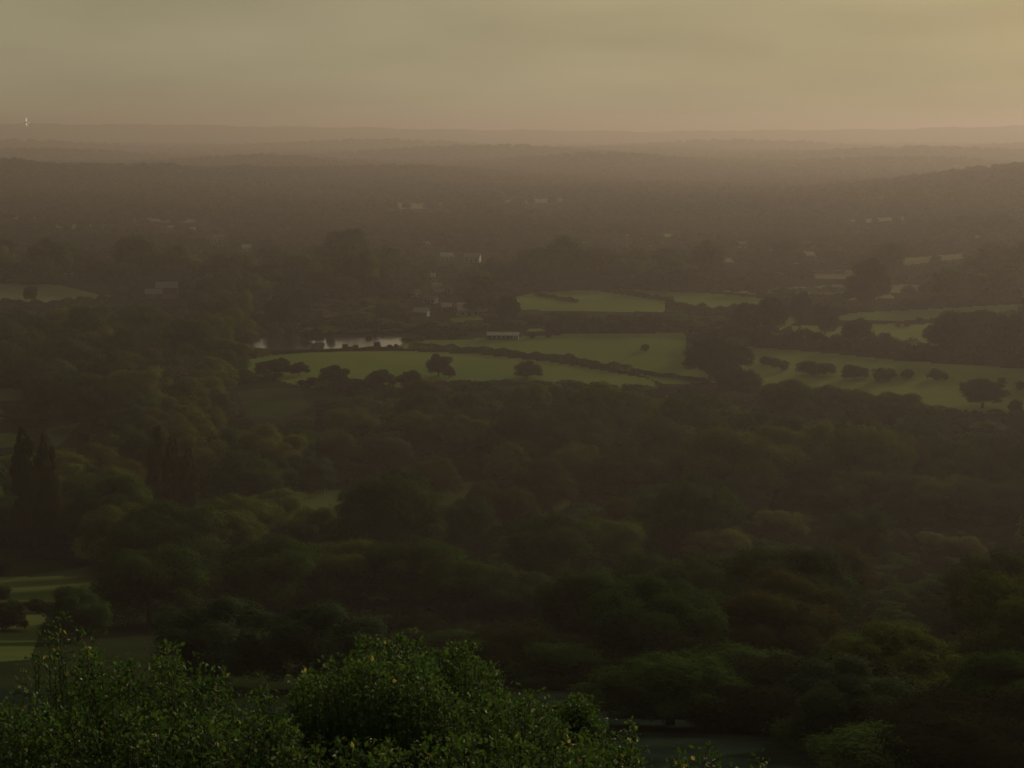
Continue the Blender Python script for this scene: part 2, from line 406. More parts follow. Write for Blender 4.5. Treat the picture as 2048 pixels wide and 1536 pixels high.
# ------------------------------------------------------------------ trees
def crown(kind, n, size, seed):
    """leaf clumps over overlapping lobes; unit wide, unit high"""
    g = np.random.default_rng(seed)
    if kind == 'round':   c0, rad, nl, lr = (0, 0, .50), (.40, .40, .42), 38, (.10, .17)
    elif kind == 'oak':   c0, rad, nl, lr = (0, 0, .54), (.42, .42, .36), 34, (.09, .16)
    elif kind == 'loose': c0, rad, nl, lr = (0, 0, .52), (.37, .37, .42), 42, (.07, .14)
    elif kind == 'dome':  c0, rad, nl, lr = (0, 0, .46), (.42, .42, .44), 40, (.08, .16)
    elif kind == 'bush':  c0, rad, nl, lr = (0, 0, .42), (.38, .38, .42), 18, (.13, .20)
    elif kind == 'poplar': c0, rad, nl, lr = (0, 0, .50), (.34, .34, .47), 60, (.09, .16)
    p = nrm(g.normal(size=(nl, 3))); p[:, 2] = np.where(p[:, 2] < -.55, -p[:, 2], p[:, 2])
    rr_ = g.uniform(.62, 1.08, (nl, 1))
    cc = np.array(c0) + p * np.array(rad) * rr_
    lrad = g.uniform(lr[0] * .7, lr[1] * 1.05, nl)
    if kind == 'poplar':
        zz = g.uniform(.06, .97, nl); env = np.interp(zz, [0, .1, .35, .75, 1], [.20, .34, .38, .30, .05])
        a = g.uniform(0, 2 * math.pi, nl); cc = np.stack([env * np.cos(a), env * np.sin(a), zz], 1); lrad = np.interp(zz, [0, .5, 1], [.15, .14, .06]) * g.uniform(.8, 1.2, nl)
    # a few core lobes block the view through the middle
    nc = 8
    cc = np.vstack([cc, np.array(c0) + g.uniform(-.5, .5, (nc, 3)) * np.array(rad)]); lrad = np.concatenate([lrad, g.uniform(.16, .24, nc)])
    w = lrad ** 2; ch = g.choice(len(cc), n, p=w / w.sum())
    d = nrm(g.normal(size=(n, 3))); d[:, 2] = np.where(g.random(n) < .35, np.abs(d[:, 2]), d[:, 2])
    asp = .22 if kind == 'poplar' else 1.0
    r = lrad[ch] * g.uniform(.55, 1.08, n) ** .6
    if kind == 'poplar':
        pos = cc[ch] + d * (r[:, None] * np.array([1, 1, .42]))
    else:
        r = np.where(g.random(n) < .06, r * g.uniform(1.05, 1.45, n), r)
        lump = 1 + .34 * np.sin(d[:, 0] * 9 + ch) * np.sin(d[:, 1] * 8 + ch * 2) * np.sin(d[:, 2] * 7)
        pos = cc[ch] + d * (r * lump)[:, None]
    ctr = np.array(c0)
    nn = nrm(d * .8 + nrm((pos - ctr) / np.array(rad)) * .7 + g.normal(size=(n, 3)) * .34)
    keep = pos[:, 2] > .03
    pos, nn = pos[keep], nn[keep]
    v, f = leaf_quads(pos, nn, size, g)
    if kind == 'poplar': v = v * np.array([1, 1, 1]); 
    v[:, 2] = np.clip(v[:, 2], .01, None)
    top = v[:, 2].max(); v[:, 2] *= 1.0 / top
    wmax = np.percentile(np.abs(v[:, :2]), 98.5) * 2; v[:, :2] /= wmax
    return v, f
def trunk_mesh(kind, seed):
    r = random.Random(seed); mb = MB()
    top = .9 if kind == 'poplar' else .55
    tw = .05 if kind == 'poplar' else .032
    pts = [(0, 0, -.06), (0, 0, .02), (r.uniform(-.01, .01), r.uniform(-.01, .01), .2), (r.uniform(-.03, .03), r.uniform(-.03, .03), top)]
    mb.tube(pts, [tw * 1.5, tw * 1.1, tw * .85, tw * .3], 8)
    for k in range(7):
        a = k * 2.4 + r.random(); z0 = .18 + .05 * k
        l = .12 if kind == 'poplar' else .30
        mb.tube([(0, 0, z0), (math.cos(a) * l * .5, math.sin(a) * l * .5, z0 + .12), (math.cos(a) * l, math.sin(a) * l, z0 + .28)], [tw * .45, tw * .3, tw * .1], 5)
    return mb.mesh('trunk', M['bark'])
KINDS = ['round', 'oak', 'loose', 'dome', 'bush', 'poplar']
PROTO = {}
for ki, k in enumerate(KINDS):
    for v in range(2):
        tm = trunk_mesh(k, 50 + ki * 3 + v)
        for lod, (n, s) in dict(hi=(90000, .0135), mid=(24000, .028)).items():
            if k == 'bush': n, s = int(n * .3), s * 1.5
            if k == 'poplar': n, s = int(n * .6), s * 1.5
            vv, ff = crown(k, n, s, 100 + ki * 10 + v)
            PROTO[k, v, lod] = (mesh_np('crown', vv, ff, M['dark']), tm)
# the crowns of which the mass of woodland is made (one object that repeats them at points)
LIB = []
def lib(kind, n, size, seed, m):
    vv, ff = crown(kind, n, size, seed)
    LIB.append(mesh_np('crown', vv, ff, M[m])); return len(LIB) - 1
TK = ('round', 'oak', 'loose', 'dome')
TREE_X = [lib(k, 60000, .0155, 380 + i, m) for i, (k, m) in enumerate(zip(TK * 2, ('dark', 'olive', 'dark', 'blue', 'olive', 'dark', 'brown', 'dark')))]
TREE_N = [lib(k, 16000, .031, 350 + i, m) for i, (k, m) in enumerate(zip(TK * 2, ('dark', 'olive', 'brown', 'blue', 'olive', 'dark', 'dark', 'dark')))]
TREE_L = [lib(k, 3500, .065, 300 + i, m) for i, (k, m) in enumerate(zip(TK * 2, ('dark', 'olive', 'brown', 'far', 'far', 'dark', 'far', 'dark')))]
FAR_L = [lib(k, 700, .14, 400 + i, 'far') for i, k in enumerate(TK)]
FAR_T = [lib(k, 160, .27, 500 + i, 'far') for i, k in enumerate(TK)]
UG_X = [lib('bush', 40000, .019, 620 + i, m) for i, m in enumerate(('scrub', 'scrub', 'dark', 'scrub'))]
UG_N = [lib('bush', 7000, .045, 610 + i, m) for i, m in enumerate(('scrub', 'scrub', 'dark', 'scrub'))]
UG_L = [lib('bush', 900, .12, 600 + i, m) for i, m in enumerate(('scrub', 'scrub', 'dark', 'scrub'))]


# hand placed: (x of crown, y of its top, width, height / width, kind, leaf, tag)
HAND = [
 (158,1165,112,1.1,'dome','dark','dark rounded tree on the left fairway edge'),
 (440,1185,215,.9,'dome','blue','grey green crown low on the slope behind the upright foreground shoots'),
 (660,1195,210,.9,'dome','blue','grey green crown behind the gap between the foreground bushes'),
 (1300,1150,240,.9,'dome','dark','big dark dome shaped crown low on the slope, right of centre'),
 (1545,1165,205,.95,'dome','brown','brownish pointed crown with a long right flank on the lower slope'),
 (1790,1250,250,.8,'dome','olive','broad olive crown low on the slope at right'),
 (1690,1312,230,.8,'dome','blue','grey green crown in front of the broad olive crown at lower right'),
 (2020,1300,230,.8,'dome','dark','dark crown cut by the right edge at the lower corner'),
 (1095,1022,175,.95,'round','dark','dark round crown standing above the central wood'),
 (1215,1030,140,.95,'round','olive','olive crown just right of the dark round central crown'),
 (330,1000,200,.9,'round','dark','dark crown at the foot of the right hand poplar group'),
 (480,985,140,.9,'round','olive','olive crown right of the poplar group, level with the fairway'),
 (557,975,105,.9,'round','pale','light green crown at the left end of the golf green'),
 (640,1015,120,.9,'oak','olive','low olive crown in front of the golf green'),
 (440,1015,150,.9,'oak','olive','spreading olive crown in front of the poplar group'),
 (700,1075,170,.9,'round','olive','olive crown below the golf green'),
 (830,1075,180,.9,'oak','dark','wide dark crown below the big tree right of the green'),
 (940,1110,170,.9,'round','dark','dark crown left of the round central crown'),
 (1020,1140,150,.9,'round','blue','grey green crown under the round central crown'),
 (540,1070,190,.9,'round','dark','dark crown in the shadowed wood left of centre'),
 (300,1085,190,.9,'round','dark','dark crown in the shadowed wood at left'),
 (780,932,175,1.15,'round','dark','large upright dark tree right of the golf green'),
 (705,1003,80,1.0,'oak','dark','small dark tree overlapping the right end of the golf green'),
 (935,985,100,1.2,'dome','dark','conical dark tree beside the small fairway'),
 (1028,968,80,1.3,'round','brown','brownish upright tree in the middle of the wood'),
 (968,960,60,1.2,'loose','brown','slim brownish tree behind the small fairway'),
 (868,912,92,1.0,'round','brown','brownish tree behind the large upright tree'),
 (495,895,128,.95,'dome','dark','smooth round crown right of the second poplar group'),
 (388,862,125,1.0,'dome','olive','rounded crown just behind the second poplar group'),
 (615,898,92,1.0,'dome','blue','grey green round crown above the golf green'),
 (562,918,80,1.0,'dome','dark','small dark crown between the two smooth round crowns'),
 (1470,838,205,.92,'dome','olive','largest broad domed crown right of centre'),
 (1560,1015,84,.95,'round','pale','small light green round tree at right'),
 (1434,1055,112,.8,'oak','pale','light green spreading tree left of the small round one'),
 (1870,1062,70,.9,'round','pale','left one of two pale crowns at the right'),
 (1925,1068,72,.9,'round','pale','right one of two pale crowns at the right'),
 (1620,925,130,.8,'oak','brown','first spreading crown of the row right of the largest dome'),
 (1705,935,130,.8,'oak','olive','second spreading crown of the row right of the largest dome'),
 (1790,943,130,.8,'oak','brown','third spreading crown of the row right of the largest dome'),
 (1875,950,130,.8,'oak','olive','fourth spreading crown of the row right of the largest dome'),
 (1960,958,130,.8,'oak','brown','fifth spreading crown of the row right of the largest dome'),
 (2040,955,120,.8,'oak','brown','last spreading crown of that row, at the right edge'),
 (1155,885,110,.95,'round','olive','olive crown in the wood below the middle of the hedged field'),
 (1085,915,110,1.0,'loose','brown','brownish crown above the round central crown'),
 (1250,890,120,.9,'oak','dark','dark spreading crown left of the largest dome'),
 (1340,885,100,.95,'oak','dark','dark crown touching the left side of the largest dome'),
 (770,870,90,.9,'oak','blue','grey green crown in the wood behind the golf green'),
 (680,862,90,1.0,'loose','brown','brownish crown in the wood behind the golf green'),
 (930,830,90,1.0,'loose','olive','olive crown in the wood under the lone field trees'),
 (840,815,100,.8,'oak','olive','spreading olive crown under the lone field trees'),
 (700,815,100,.85,'oak','olive','spreading olive crown left of the wood under the lone field trees'),
 (1570,753,98,.95,'round','dark','tallest dark crown at the lower edge of the right hand field'),
 (1650,768,80,.9,'round','dark','dark crown just right of the tallest one under the right hand field'),
 (1715,778,70,.9,'round','dark','dark crown under the middle of the right hand field'),
 (1790,783,90,.8,'oak','dark','dark spreading crown under the bushes of the right hand field'),
 (1965,758,82,.72,'oak','hedge','lone spreading oak in the right hand field'),
 (2030,798,24,1.3,'round','hedge','small slim tree beside the lone spreading oak'),
 (877,706,46,1.05,'loose','hedge','tall lone tree standing in the hedged field'),
 (898,733,22,1.1,'round','hedge','small tree leaning against the tall lone tree'),
 (1055,721,54,.66,'dome','hedge','broad low tree standing in the hedged field'),
 (672,728,54,.85,'dome','hedge','left one of three round trees along the field bottom'),
 (760,736,50,.85,'dome','hedge','middle one of three round trees along the field bottom'),
 (820,740,46,.85,'dome','hedge','right one of three round trees along the field bottom'),
 (560,714,42,.9,'dome','hedge','round tree at the left corner of the hedged field'),
 (598,722,34,.9,'dome','hedge','smaller round tree beside the field corner tree'),
 (527,722,32,.8,'round','hedge','low tree at the far left tip of the hedged field'),
 (1475,732,88,.72,'dome','hedge','dark domed tree between the two large fields'),
 (1420,668,92,1.0,'dome','hedge','dark domed tree closing the right end of the upper field'),
 (1475,690,60,.8,'dome','hedge','lower domed tree behind the one between the fields'),
 (62,570,24,1.4,'round','hedge','lone upright tree in the pale field at far left'),
 (1740,512,62,1.5,'loose','hedge','tallest tree of the distance, right of centre'),
 (1722,545,60,1.2,'loose','hedge','tree under the tallest distant one'),
 (1492,600,56,1.3,'loose','hedge','tall tree at the left end of the belt above the right hand field'),
 (1545,592,56,1.4,'loose','hedge','second tall tree of the belt above the right hand field'),
 (1600,582,40,1.9,'loose','hedge','slim tallest tree of the belt above the right hand field'),
 (1650,610,50,1.2,'loose','hedge','open tree right of the slim tallest one'),
 (1712,632,56,1.1,'round','hedge','round tree at the right end of the open belt'),
 (1768,664,24,1.5,'round','hedge','small upright tree poking above the far hedge at right'),
 (1905,622,80,1.15,'round','hedge','large dark tree right of the small bright field'),
 (1960,618,70,1.2,'round','hedge','second large dark tree right of the small bright field'),
 (2020,626,80,1.2,'round','hedge','large dark tree at the right edge, third of its clump'),
 (1868,650,40,1.0,'loose','hedge','lower tree on the left flank of the large dark clump'),
 (1230,530,60,.8,'round','hedge','rounded tree above the long bright field'),
 (1115,542,54,.75,'round','hedge','rounded tree over the left end of the long bright field'),
 (1040,524,60,.9,'round','hedge','broad tree between the village and the bright field'),
 (1160,540,44,.8,'round','hedge','smaller tree between two rounded ones above the bright field'),
 (1305,545,44,.8,'round','hedge','small rounded tree above the middle of the bright field'),
 (1370,535,60,.8,'round','hedge','spreading tree above the right of the bright field'),
 (1565,480,50,.9,'round','hedge','round distant tree right of the small bright speck of field'),
 (965,552,50,1.0,'round','hedge','tree behind the white gabled house'),
 (1018,590,44,1.3,'loose','hedge','tall tree at the left end of the bright field'),
 (950,590,40,1.0,'round','hedge','tree over the roof of the white gabled house'),
 (548,645,26,1.4,'loose','dark','tall tree at the left end of the lake'),
 (578,655,18,1.8,'loose','hedge','thin tree standing before the left part of the lake'),
 (634,652,24,1.6,'loose','hedge','see through tree standing before the middle of the lake'),
 (612,660,18,1.6,'loose','hedge','slim tree just left of the see through tree by the lake'),
 (560,590,60,1.2,'loose','hedge','tall tree behind the lake, left of the others'),
 (600,580,44,1.6,'loose','hedge','tallest tree behind the lake'),
 (662,660,16,1.6,'loose','hedge','slender tree right of the see through tree by the lake'),
 (737,668,11,1.4,'loose','hedge','small thin tree against the brightest water'),
 (187,508,26,1.2,'round','hedge','dark tree sticking up in the village at left'),
 (200,520,46,1.0,'round','hedge','dark tree before the village at left'),
 (1066,664,13,1.0,'bush','hedge','tiny round tree right of the long pale barn'),
 (1097,666,10,1.0,'bush','hedge','tiniest round tree right of the long pale barn'),
 (1290,688,15,1.0,'bush','hedge','single small round bush in the upper field'),
]
POP = [(62,848,62,4.3,'left hand tall poplar at the left edge'),(102,862,50,5.0,'second tall poplar at the left edge, slightly lower'),
       (322,848,48,4.2,'tall pointed poplar, left one of the second group'),(352,868,48,4.0,'middle poplar of the second group'),
       (380,892,44,3.8,'lower right poplar of the second group')]
BUSH = [(1531,712,22),(1548,715,24),(1565,720,24),(1612,722,34),(1632,724,34),(1654,725,30),(1700,728,36),(1724,735,26),(1762,735,34),(1782,737,24),
        (1815,738,24),(1868,736,28),(1886,744,18),(2004,755,18),(2042,762,22),(690,688,12),(711,689,12),(754,683,14),(780,689,12),(793,688,10),
        (4,1115,40),(5,1172,34),(70,1198,36),(20,1205,70),(1815,640,16),(1838,634,16),(1795,642,14)]
_ys = np.geomspace(60, 9000, 3000)
def solve(px, py, w, ratio):
    """the distance at which a tree of that picture width stands on the ground with its top at py"""
    best = None
    for _ in range(2):
        dep = _ys / math.cos(PITCH) * .98
        x = (px - 1024) / F * dep
        z = T(x, _ys); dep = _ys * fwd[1] + (z - CAM_Z) * fwd[2]; x = (px - 1024) / F * dep
        z = T(x, _ys)
        wm = w * dep / F
        _, pt = proj(x, _ys, z + ratio * wm)
        i = int(np.argmax(pt < py)) or len(_ys) - 1
    return float(x[i]), float(_ys[i]), float(z[i]), float(wm[i])

trees = []   # dict(x,y,z,w,h,kind,leaf,label)
for h in HAND:
    x, y, z, w = solve(h[0], h[1], h[2], h[3])
    trees.append(dict(x=x, y=y, z=z, w=w * (1.06 if h[5] == 'hedge' else 1.08), h=w * h[3], kind=h[4], leaf=h[5], label=h[6], hand=True))
for h in POP:
    x, y, z, w = solve(h[0], h[1], h[2], h[3])
    trees.append(dict(x=x, y=y, z=z, w=w, h=w * h[3], kind='poplar', leaf='brown', label=h[4], hand=True))
HX = np.array([t['x'] for t in trees]); HY = np.array([t['y'] for t in trees]); HW = np.array([t['w'] for t in trees])
HP = [proj(t['x'], t['y'], t['z'] + t['h']) for t in trees]
HPX = np.array([p[0] for p in HP]); HPY = np.array([p[1] for p in HP])
HPW = np.array([h[2] for h in HAND] + [h[2] for h in POP], float); HRAT = np.array([h[3] for h in HAND] + [h[3] for h in POP])
HMIN = HPW  # picture width

HOUSES = [  # px, base py, width px, wall, roof, rot, label
 (937, 630, 38, 'white', 'slate', .15, 'white gabled house with pale roof, largest in the village'),
 (843, 633, 30, 'grey', 'paleroof', -.3, 'building with pale bluish roof just above the lake end'),
 (893, 622, 15, 'brick', 'paleroof', .1, 'small house with a bright roof left of the white gabled one'),
 (916, 623, 15, 'brick', 'tile', .3, 'brick house touching the left of the white gabled one'),
 (962, 630, 16, 'grey', 'slate', .6, 'small slate roofed house at the right of the white gabled one'),
 (862, 606, 26, 'cream', 'slate', -.5, 'cream house below the cluster of three roofs'),
 (873, 580, 22, 'cream', 'slate', .5, 'left top house of the cluster of pale roofs'),
 (893, 586, 22, 'cream', 'tile', -.3, 'right house of the cluster of pale roofs'),
 (877, 592, 20, 'grey', 'slate', .2, 'lowest house of the cluster of pale roofs'),
 (938, 578, 9, 'white', 'paleroof', .2, 'tiny bright house above the white gabled one'),
 (978, 572, 18, 'cream', 'slate', -.6, 'pale house beside the tree above the white gabled one'),
 (830, 594, 20, 'cream', 'slate', .3, 'pale house left of the cluster of pale roofs'),
 (862, 560, 16, 'cream', 'paleroof', .2, 'cream house above the cluster of pale roofs'),
 (1002, 558, 16, 'cream', 'tile', .4, 'tall cream house at the right of the village'),
 (851, 494, 18, 'cream', 'slate', .1, 'faint far house, left of the upper village row'),
 (893, 520, 26, 'cream', 'paleroof', .2, 'faint long roof in the middle of the upper village'),
 (945, 524, 32, 'cream', 'slate', -.2, 'faint wide house right of the long roof'),
 (1012, 506, 14, 'white', 'slate', .1, 'left one of two faint pale houses above the bright field'),
 (1030, 506, 14, 'white', 'slate', .1, 'right one of two faint pale houses above the bright field'),
 (820, 543, 18, 'cream', 'slate', -.4, 'faint house left above the village'),
 (1187, 506, 7, 'white', 'paleroof', .1, 'tiny bright dot of a house above the bright field'),
 (308, 597, 34, 'grey', 'slate', .25, 'large grey shed at the right end of the pale left field'),
 (334, 588, 44, 'grey', 'slate', .2, 'long grey shed behind the large one at left'),
 (339, 605, 22, 'brick', 'tile', .1, 'low building with a reddish roof in front of the grey sheds'),
 (214, 559, 14, 'grey', 'paleroof', .2, 'small bright shed over the pale left field'),
 (60, 547, 30, 'cream', 'slate', .1, 'pale house near the far left edge'),
 (136, 548, 20, 'cream', 'slate', .3, 'second pale house from the left edge'),
 (628, 552, 20, 'cream', 'paleroof', .2, 'cream roof showing above the lake trees'),
 (490, 502, 22, 'cream', 'paleroof', .2, 'faint pale roof among trees left of the village'),
 (440, 484, 26, 'cream', 'slate', .1, 'faint house among trees in the left distance'),
 (385, 464, 6, 'white', 'paleroof', .1, 'tiny bright speck of a house in the left distance'),
 (345, 461, 18, 'cream', 'paleroof', -.1, 'faint pale house left of the tiny bright speck'),
 (1485, 494, 14, 'white', 'paleroof', .1, 'bright far roof right of centre'),
 (1755, 575, 12, 'white', 'paleroof', .1, 'small bright roof right of the tallest distant tree'),
 (1918, 578, 22, 'white', 'paleroof', -.1, 'low bright roof by itself in the right distance'),
]
# areas of the picture where the ground (or water, or a house) shows: no crown may stick into them
CLEAR = [f[2] for f in FIELDS if f[1] != 'ground']
CLEAR[0] = [(488, 722), (560, 707), (700, 703), (830, 703), (960, 709), (1100, 724), (1200, 740), (1300, 760), (1200, 758), (1000, 758), (880, 757), (700, 753), (600, 743), (500, 734)]
CLEAR[2] = [(1510, 694), (1640, 705), (1800, 722), (2070, 738), (2090, 812), (1980, 806), (1900, 800), (1750, 788), (1640, 770), (1510, 768)]
CLEAR = CLEAR + [[(505, 672), (640, 668), (740, 672), (822, 680), (800, 690), (640, 700), (520, 698)],
                 [(970, 662), (1040, 662), (1040, 680), (970, 680)], [(915, 610), (962, 610), (962, 632), (915, 632)], [(826, 614), (860, 614), (860, 634), (826, 634)],
                 [(850, 565), (905, 565), (905, 605), (850, 605)], [(295, 572), (355, 572), (355, 600), (295, 600)],
                 [(1190, 1425), (1610, 1540), (1190, 1540)], [(-20, 1345), (140, 1345), (150, 1430), (-20, 1430)]]
for h_ in HOUSES:
    CLEAR.append([(h_[0] - h_[2] * .6, h_[1] - h_[2] * .45 - 3), (h_[0] + h_[2] * .6, h_[1] - h_[2] * .45 - 3), (h_[0] + h_[2] * .6, h_[1] + 1), (h_[0] - h_[2] * .6, h_[1] + 1)])
# sight lines that stay open in front of the far poplars' tops and the lone trees
BB = [(min(q[0] for q in p), min(q[1] for q in p), max(q[0] for q in p), max(q[1] for q in p)) for p in CLEAR]
def clear_of(px, py):
    r = np.zeros(np.shape(px), bool)
    for p in CLEAR: r |= in_poly(px, py, p)
    return r

g = np.random.default_rng(11)
cand = []
y = 66.0
while y < 1250:
    s = 13.5 + 6.5 * min(y, 700) / 700
    if y > 900: s *= 1.0 + (y - 900) / 700
    half = .40 * y + 12
    n = int(2 * half / s)
    xs = -half + (np.arange(n) + g.uniform(0, 1)) * s + g.uniform(-.32, .32, n) * s
    ys = y + g.uniform(-.35, .35, n) * s
    cand.append(np.stack([xs, ys, np.full(n, s)], 1))
    y += s * .95
cand = np.vstack(cand)
zz = T(cand[:, 0], cand[:, 1])
wd = cand[:, 2] * g.uniform(.68, 1.22, len(cand))
wd = np.where(cand[:, 1] < 350, wd, wd * 1.05)
ht = wd * g.uniform(.82, 1.15, len(cand))
nr_ = cand[:, 1] < 108; wd = np.where(nr_, g.uniform(7, 10, len(cand)), wd); ht = np.where(nr_, g.uniform(4.5, 6.5, len(cand)), ht)
bl_ = (cand[:, 0] > -165) & (cand[:, 0] < -45) & (cand[:, 1] > 850) & (cand[:, 1] < 1020); ht = np.where(bl_, np.minimum(ht, np.where(cand[:, 1] < 905, 3.0, 5.0)), ht)
bx, by = proj(cand[:, 0], cand[:, 1], zz); tx, ty = proj(cand[:, 0], cand[:, 1], zz + ht)
pw = wd / (cand[:, 1] / math.cos(PITCH)) * F
bad = clear_of(bx, by)
for fx, fy in ((0, 0), (-.38, .15), (.38, .15), (-.56, .5), (.56, .5), (0, .35), (-.3, .05), (.3, .05), (-.52, .85), (.52, .85), (-.56, .3), (.56, .3), (0, .7)):
    bad |= clear_of(tx + fx * pw, ty + fy * (by - ty))
bad |= (np.abs(bx - 1024) > 1024 + 160)
# roll back from the near slope: the ground shows between the bushes and the first wood
bad |= (by > 1412 + .27 * (bx - 1190)) & (bx < 1640)
def top_limit(px):      # nearest woods must not rise above this line of crowns
    return np.interp(px, [0, 110, 215, 330, 430, 560, 700, 870, 1000, 1100, 1180, 1300, 1420, 1550, 1650, 1780, 1900, 2048],
                     [1230, 1230, 1175, 1010, 990, 985, 1050, 1060, 1080, 1040, 1050, 1080, 1080, 1060, 1080, 1080, 1080, 1090])
near = cand[:, 1] < 300
bad |= near & (ty < top_limit(tx))
for i in range(len(cand)):
    if bad[i]: continue
    dd = np.hypot(HX - cand[i, 0], HY - cand[i, 1])
    if (dd < .36 * (HW + wd[i])).any(): bad[i] = True; continue
    fr = (HY > cand[i, 1])                                   # hand placed trees behind this one
    hx, hy, hw = HPX[fr], HPY[fr], HPW[fr]
    for k in (0.05, .3, .9, 1.6, 2.3, 3.0):
        qy = hy + np.where((k > .5) & (HRAT[fr] < 3), .5, k) * hw
        e = ((hx - tx[i]) / (pw[i] * .5 + hw * .25)) ** 2 + ((qy - (ty[i] + by[i]) / 2) / ((by[i] - ty[i]) * .5 + 1)) ** 2
        if (e < 1).any(): bad[i] = True; break
kinds = np.array(['round', 'oak', 'loose', 'dome'])[g.choice(4, len(cand), p=[.3, .28, .17, .25])]
leaves = np.array(['dark', 'olive', 'brown', 'blue', 'pale'])[g.choice(5, len(cand), p=[.42, .27, .17, .11, .03])]
for i in np.nonzero(~bad)[0]:
    trees.append(dict(x=float(cand[i, 0]), y=float(cand[i, 1]), z=float(zz[i]), w=float(wd[i]), h=float(ht[i]), kind=str(kinds[i]), leaf=str(leaves[i]), label=None, hand=False))
print('trees', len(trees))
# visible area, near to far
vis = np.zeros((384, 512), bool)
order = sorted(range(len(trees)), key=lambda i: trees[i]['y'])
YY, XX = np.mgrid[0:384, 0:512]
for i in order:
    t = trees[i]
    cx_, cyt = proj(t['x'], t['y'], t['z'] + t['h']); _, cyb = proj(t['x'], t['y'], t['z'] + .05 * t['h'])
    cx_, cyt, cyb = cx_ / 4, cyt / 4, cyb / 4
    t['px'], t['py'] = float(cx_ * 4), float(cyt * 4)
    w2 = t['w'] * F / (t['y'] / math.cos(PITCH)) / 8; t['pw'] = float(w2 * 8)
    x0, x1 = int(max(0, cx_ - w2)), int(min(511, cx_ + w2)) + 1; y0, y1 = int(max(0, cyt)), int(min(383, cyb)) + 1
    if x1 <= x0 or y1 <= y0: t['vis'] = 0; continue
    sx, sy = XX[y0:y1, x0:x1], YY[y0:y1, x0:x1]
    e = ((sx + .5 - cx_) / max(w2, .5)) ** 2 + ((sy + .5 - (cyt + cyb) / 2) / max((cyb - cyt) / 2, .5)) ** 2 < 1
    t['vis'] = int((e & ~vis[y0:y1, x0:x1]).sum()); vis[y0:y1, x0:x1] |= e
hand_i = [i for i, t in enumerate(trees) if t['hand']]
fill_i = sorted([i for i, t in enumerate(trees) if not t['hand']], key=lambda i: -trees[i]['vis'])
N_IND = 300
ind = hand_i + fill_i[:N_IND - len(hand_i)]
rest = fill_i[N_IND - len(hand_i):]
print('smallest kept', trees[ind[-1]]['vis'], 'rest', len(rest))

ZONES = [((0, 540, 500, 800), 'in the wood left of the lake'),
         ((0, 800, 260, 1140), 'around the tall poplars at the left edge'),
         ((260, 800, 480, 1160), 'beside the second poplar group'),
         ((480, 740, 780, 900), 'in the wood under the left hedged field'),
         ((780, 740, 1120, 900), 'in the wood under the lone field trees'),
         ((1120, 730, 1420, 960), 'in the dark belt under the hedge end'),
         ((1420, 730, 1740, 960), 'in the wood under the right hand bushes'),
         ((1740, 730, 2300, 1000), 'in the wood under the lone field oak'),
         ((480, 900, 780, 1120), 'around the golf green'),
         ((780, 900, 1120, 1120), 'in the wood round the small fairway'),
         ((1120, 960, 1420, 1140), 'in the hollow below the largest dome'),
         ((1420, 960, 1740, 1140), 'round the small light green tree'),
         ((1740, 1000, 2300, 1140), 'near the two pale crowns'),
         ((-300, 1120, 480, 1600), 'in the wood behind the left foreground bushes'),
         ((480, 1120, 860, 1600), 'in the wood behind the middle foreground bushes'),
         ((860, 1120, 1200, 1600), 'behind the round headed foreground bush'),
         ((1200, 1120, 1520, 1600), 'on the slope left of the brownish crown'),
         ((1520, 1120, 1800, 1600), 'on the lower slope at right of centre'),
         ((1800, 1120, 2400, 1600), 'on the lower slope by the right edge'),
         ((500, 480, 1100, 740), 'round the lake and village'),
         ((1100, 480, 1500, 740), 'round the long bright field'),
         ((1500, 480, 2400, 740), 'in the belts above the right hand field'),
         ((-400, 0, 2500, 1700), 'near the left edge')]
TONE = dict(dark='dark green', olive='olive green', brown='brownish', blue='grey green', pale='light green', hedge='dark', far='dark')
SHAPE = dict(round='round', oak='spreading', loose='ragged', dome='domed', bush='bushy')
ORD = ['first', 'second', 'third', 'fourth', 'fifth', 'sixth', 'seventh', 'eighth', 'ninth', 'tenth'] + [str(k) + 'th' for k in range(11, 21)] + \
      ['21st', '22nd', '23rd'] + [str(k) + 'th' for k in range(24, 31)] + ['31st', '32nd', '33rd'] + [str(k) + 'th' for k in range(34, 99)]
zone_of = {}
for i in ind:
    t = trees[i]
    if t['hand']: continue
    for zi, ((x0, y0, x1, y1), ph) in enumerate(ZONES):
        if x0 <= t['px'] < x1 and y0 <= t['py'] < y1:
            zone_of.setdefault((zi, t['leaf'], t['kind']), []).append(i); break
for (zi, lf, kd), lst in zone_of.items():
    lst.sort(key=lambda i: trees[i]['px'])
    for r_, i in enumerate(lst):
        ph = ZONES[zi][1]
        trees[i]['label'] = f"{TONE[lf]} {SHAPE[kd]} tree {ph}" + (f", {ORD[r_]} such from left" if len(lst) > 1 else '')
        trees[i]['zone'] = ph
rs = random.Random(5)
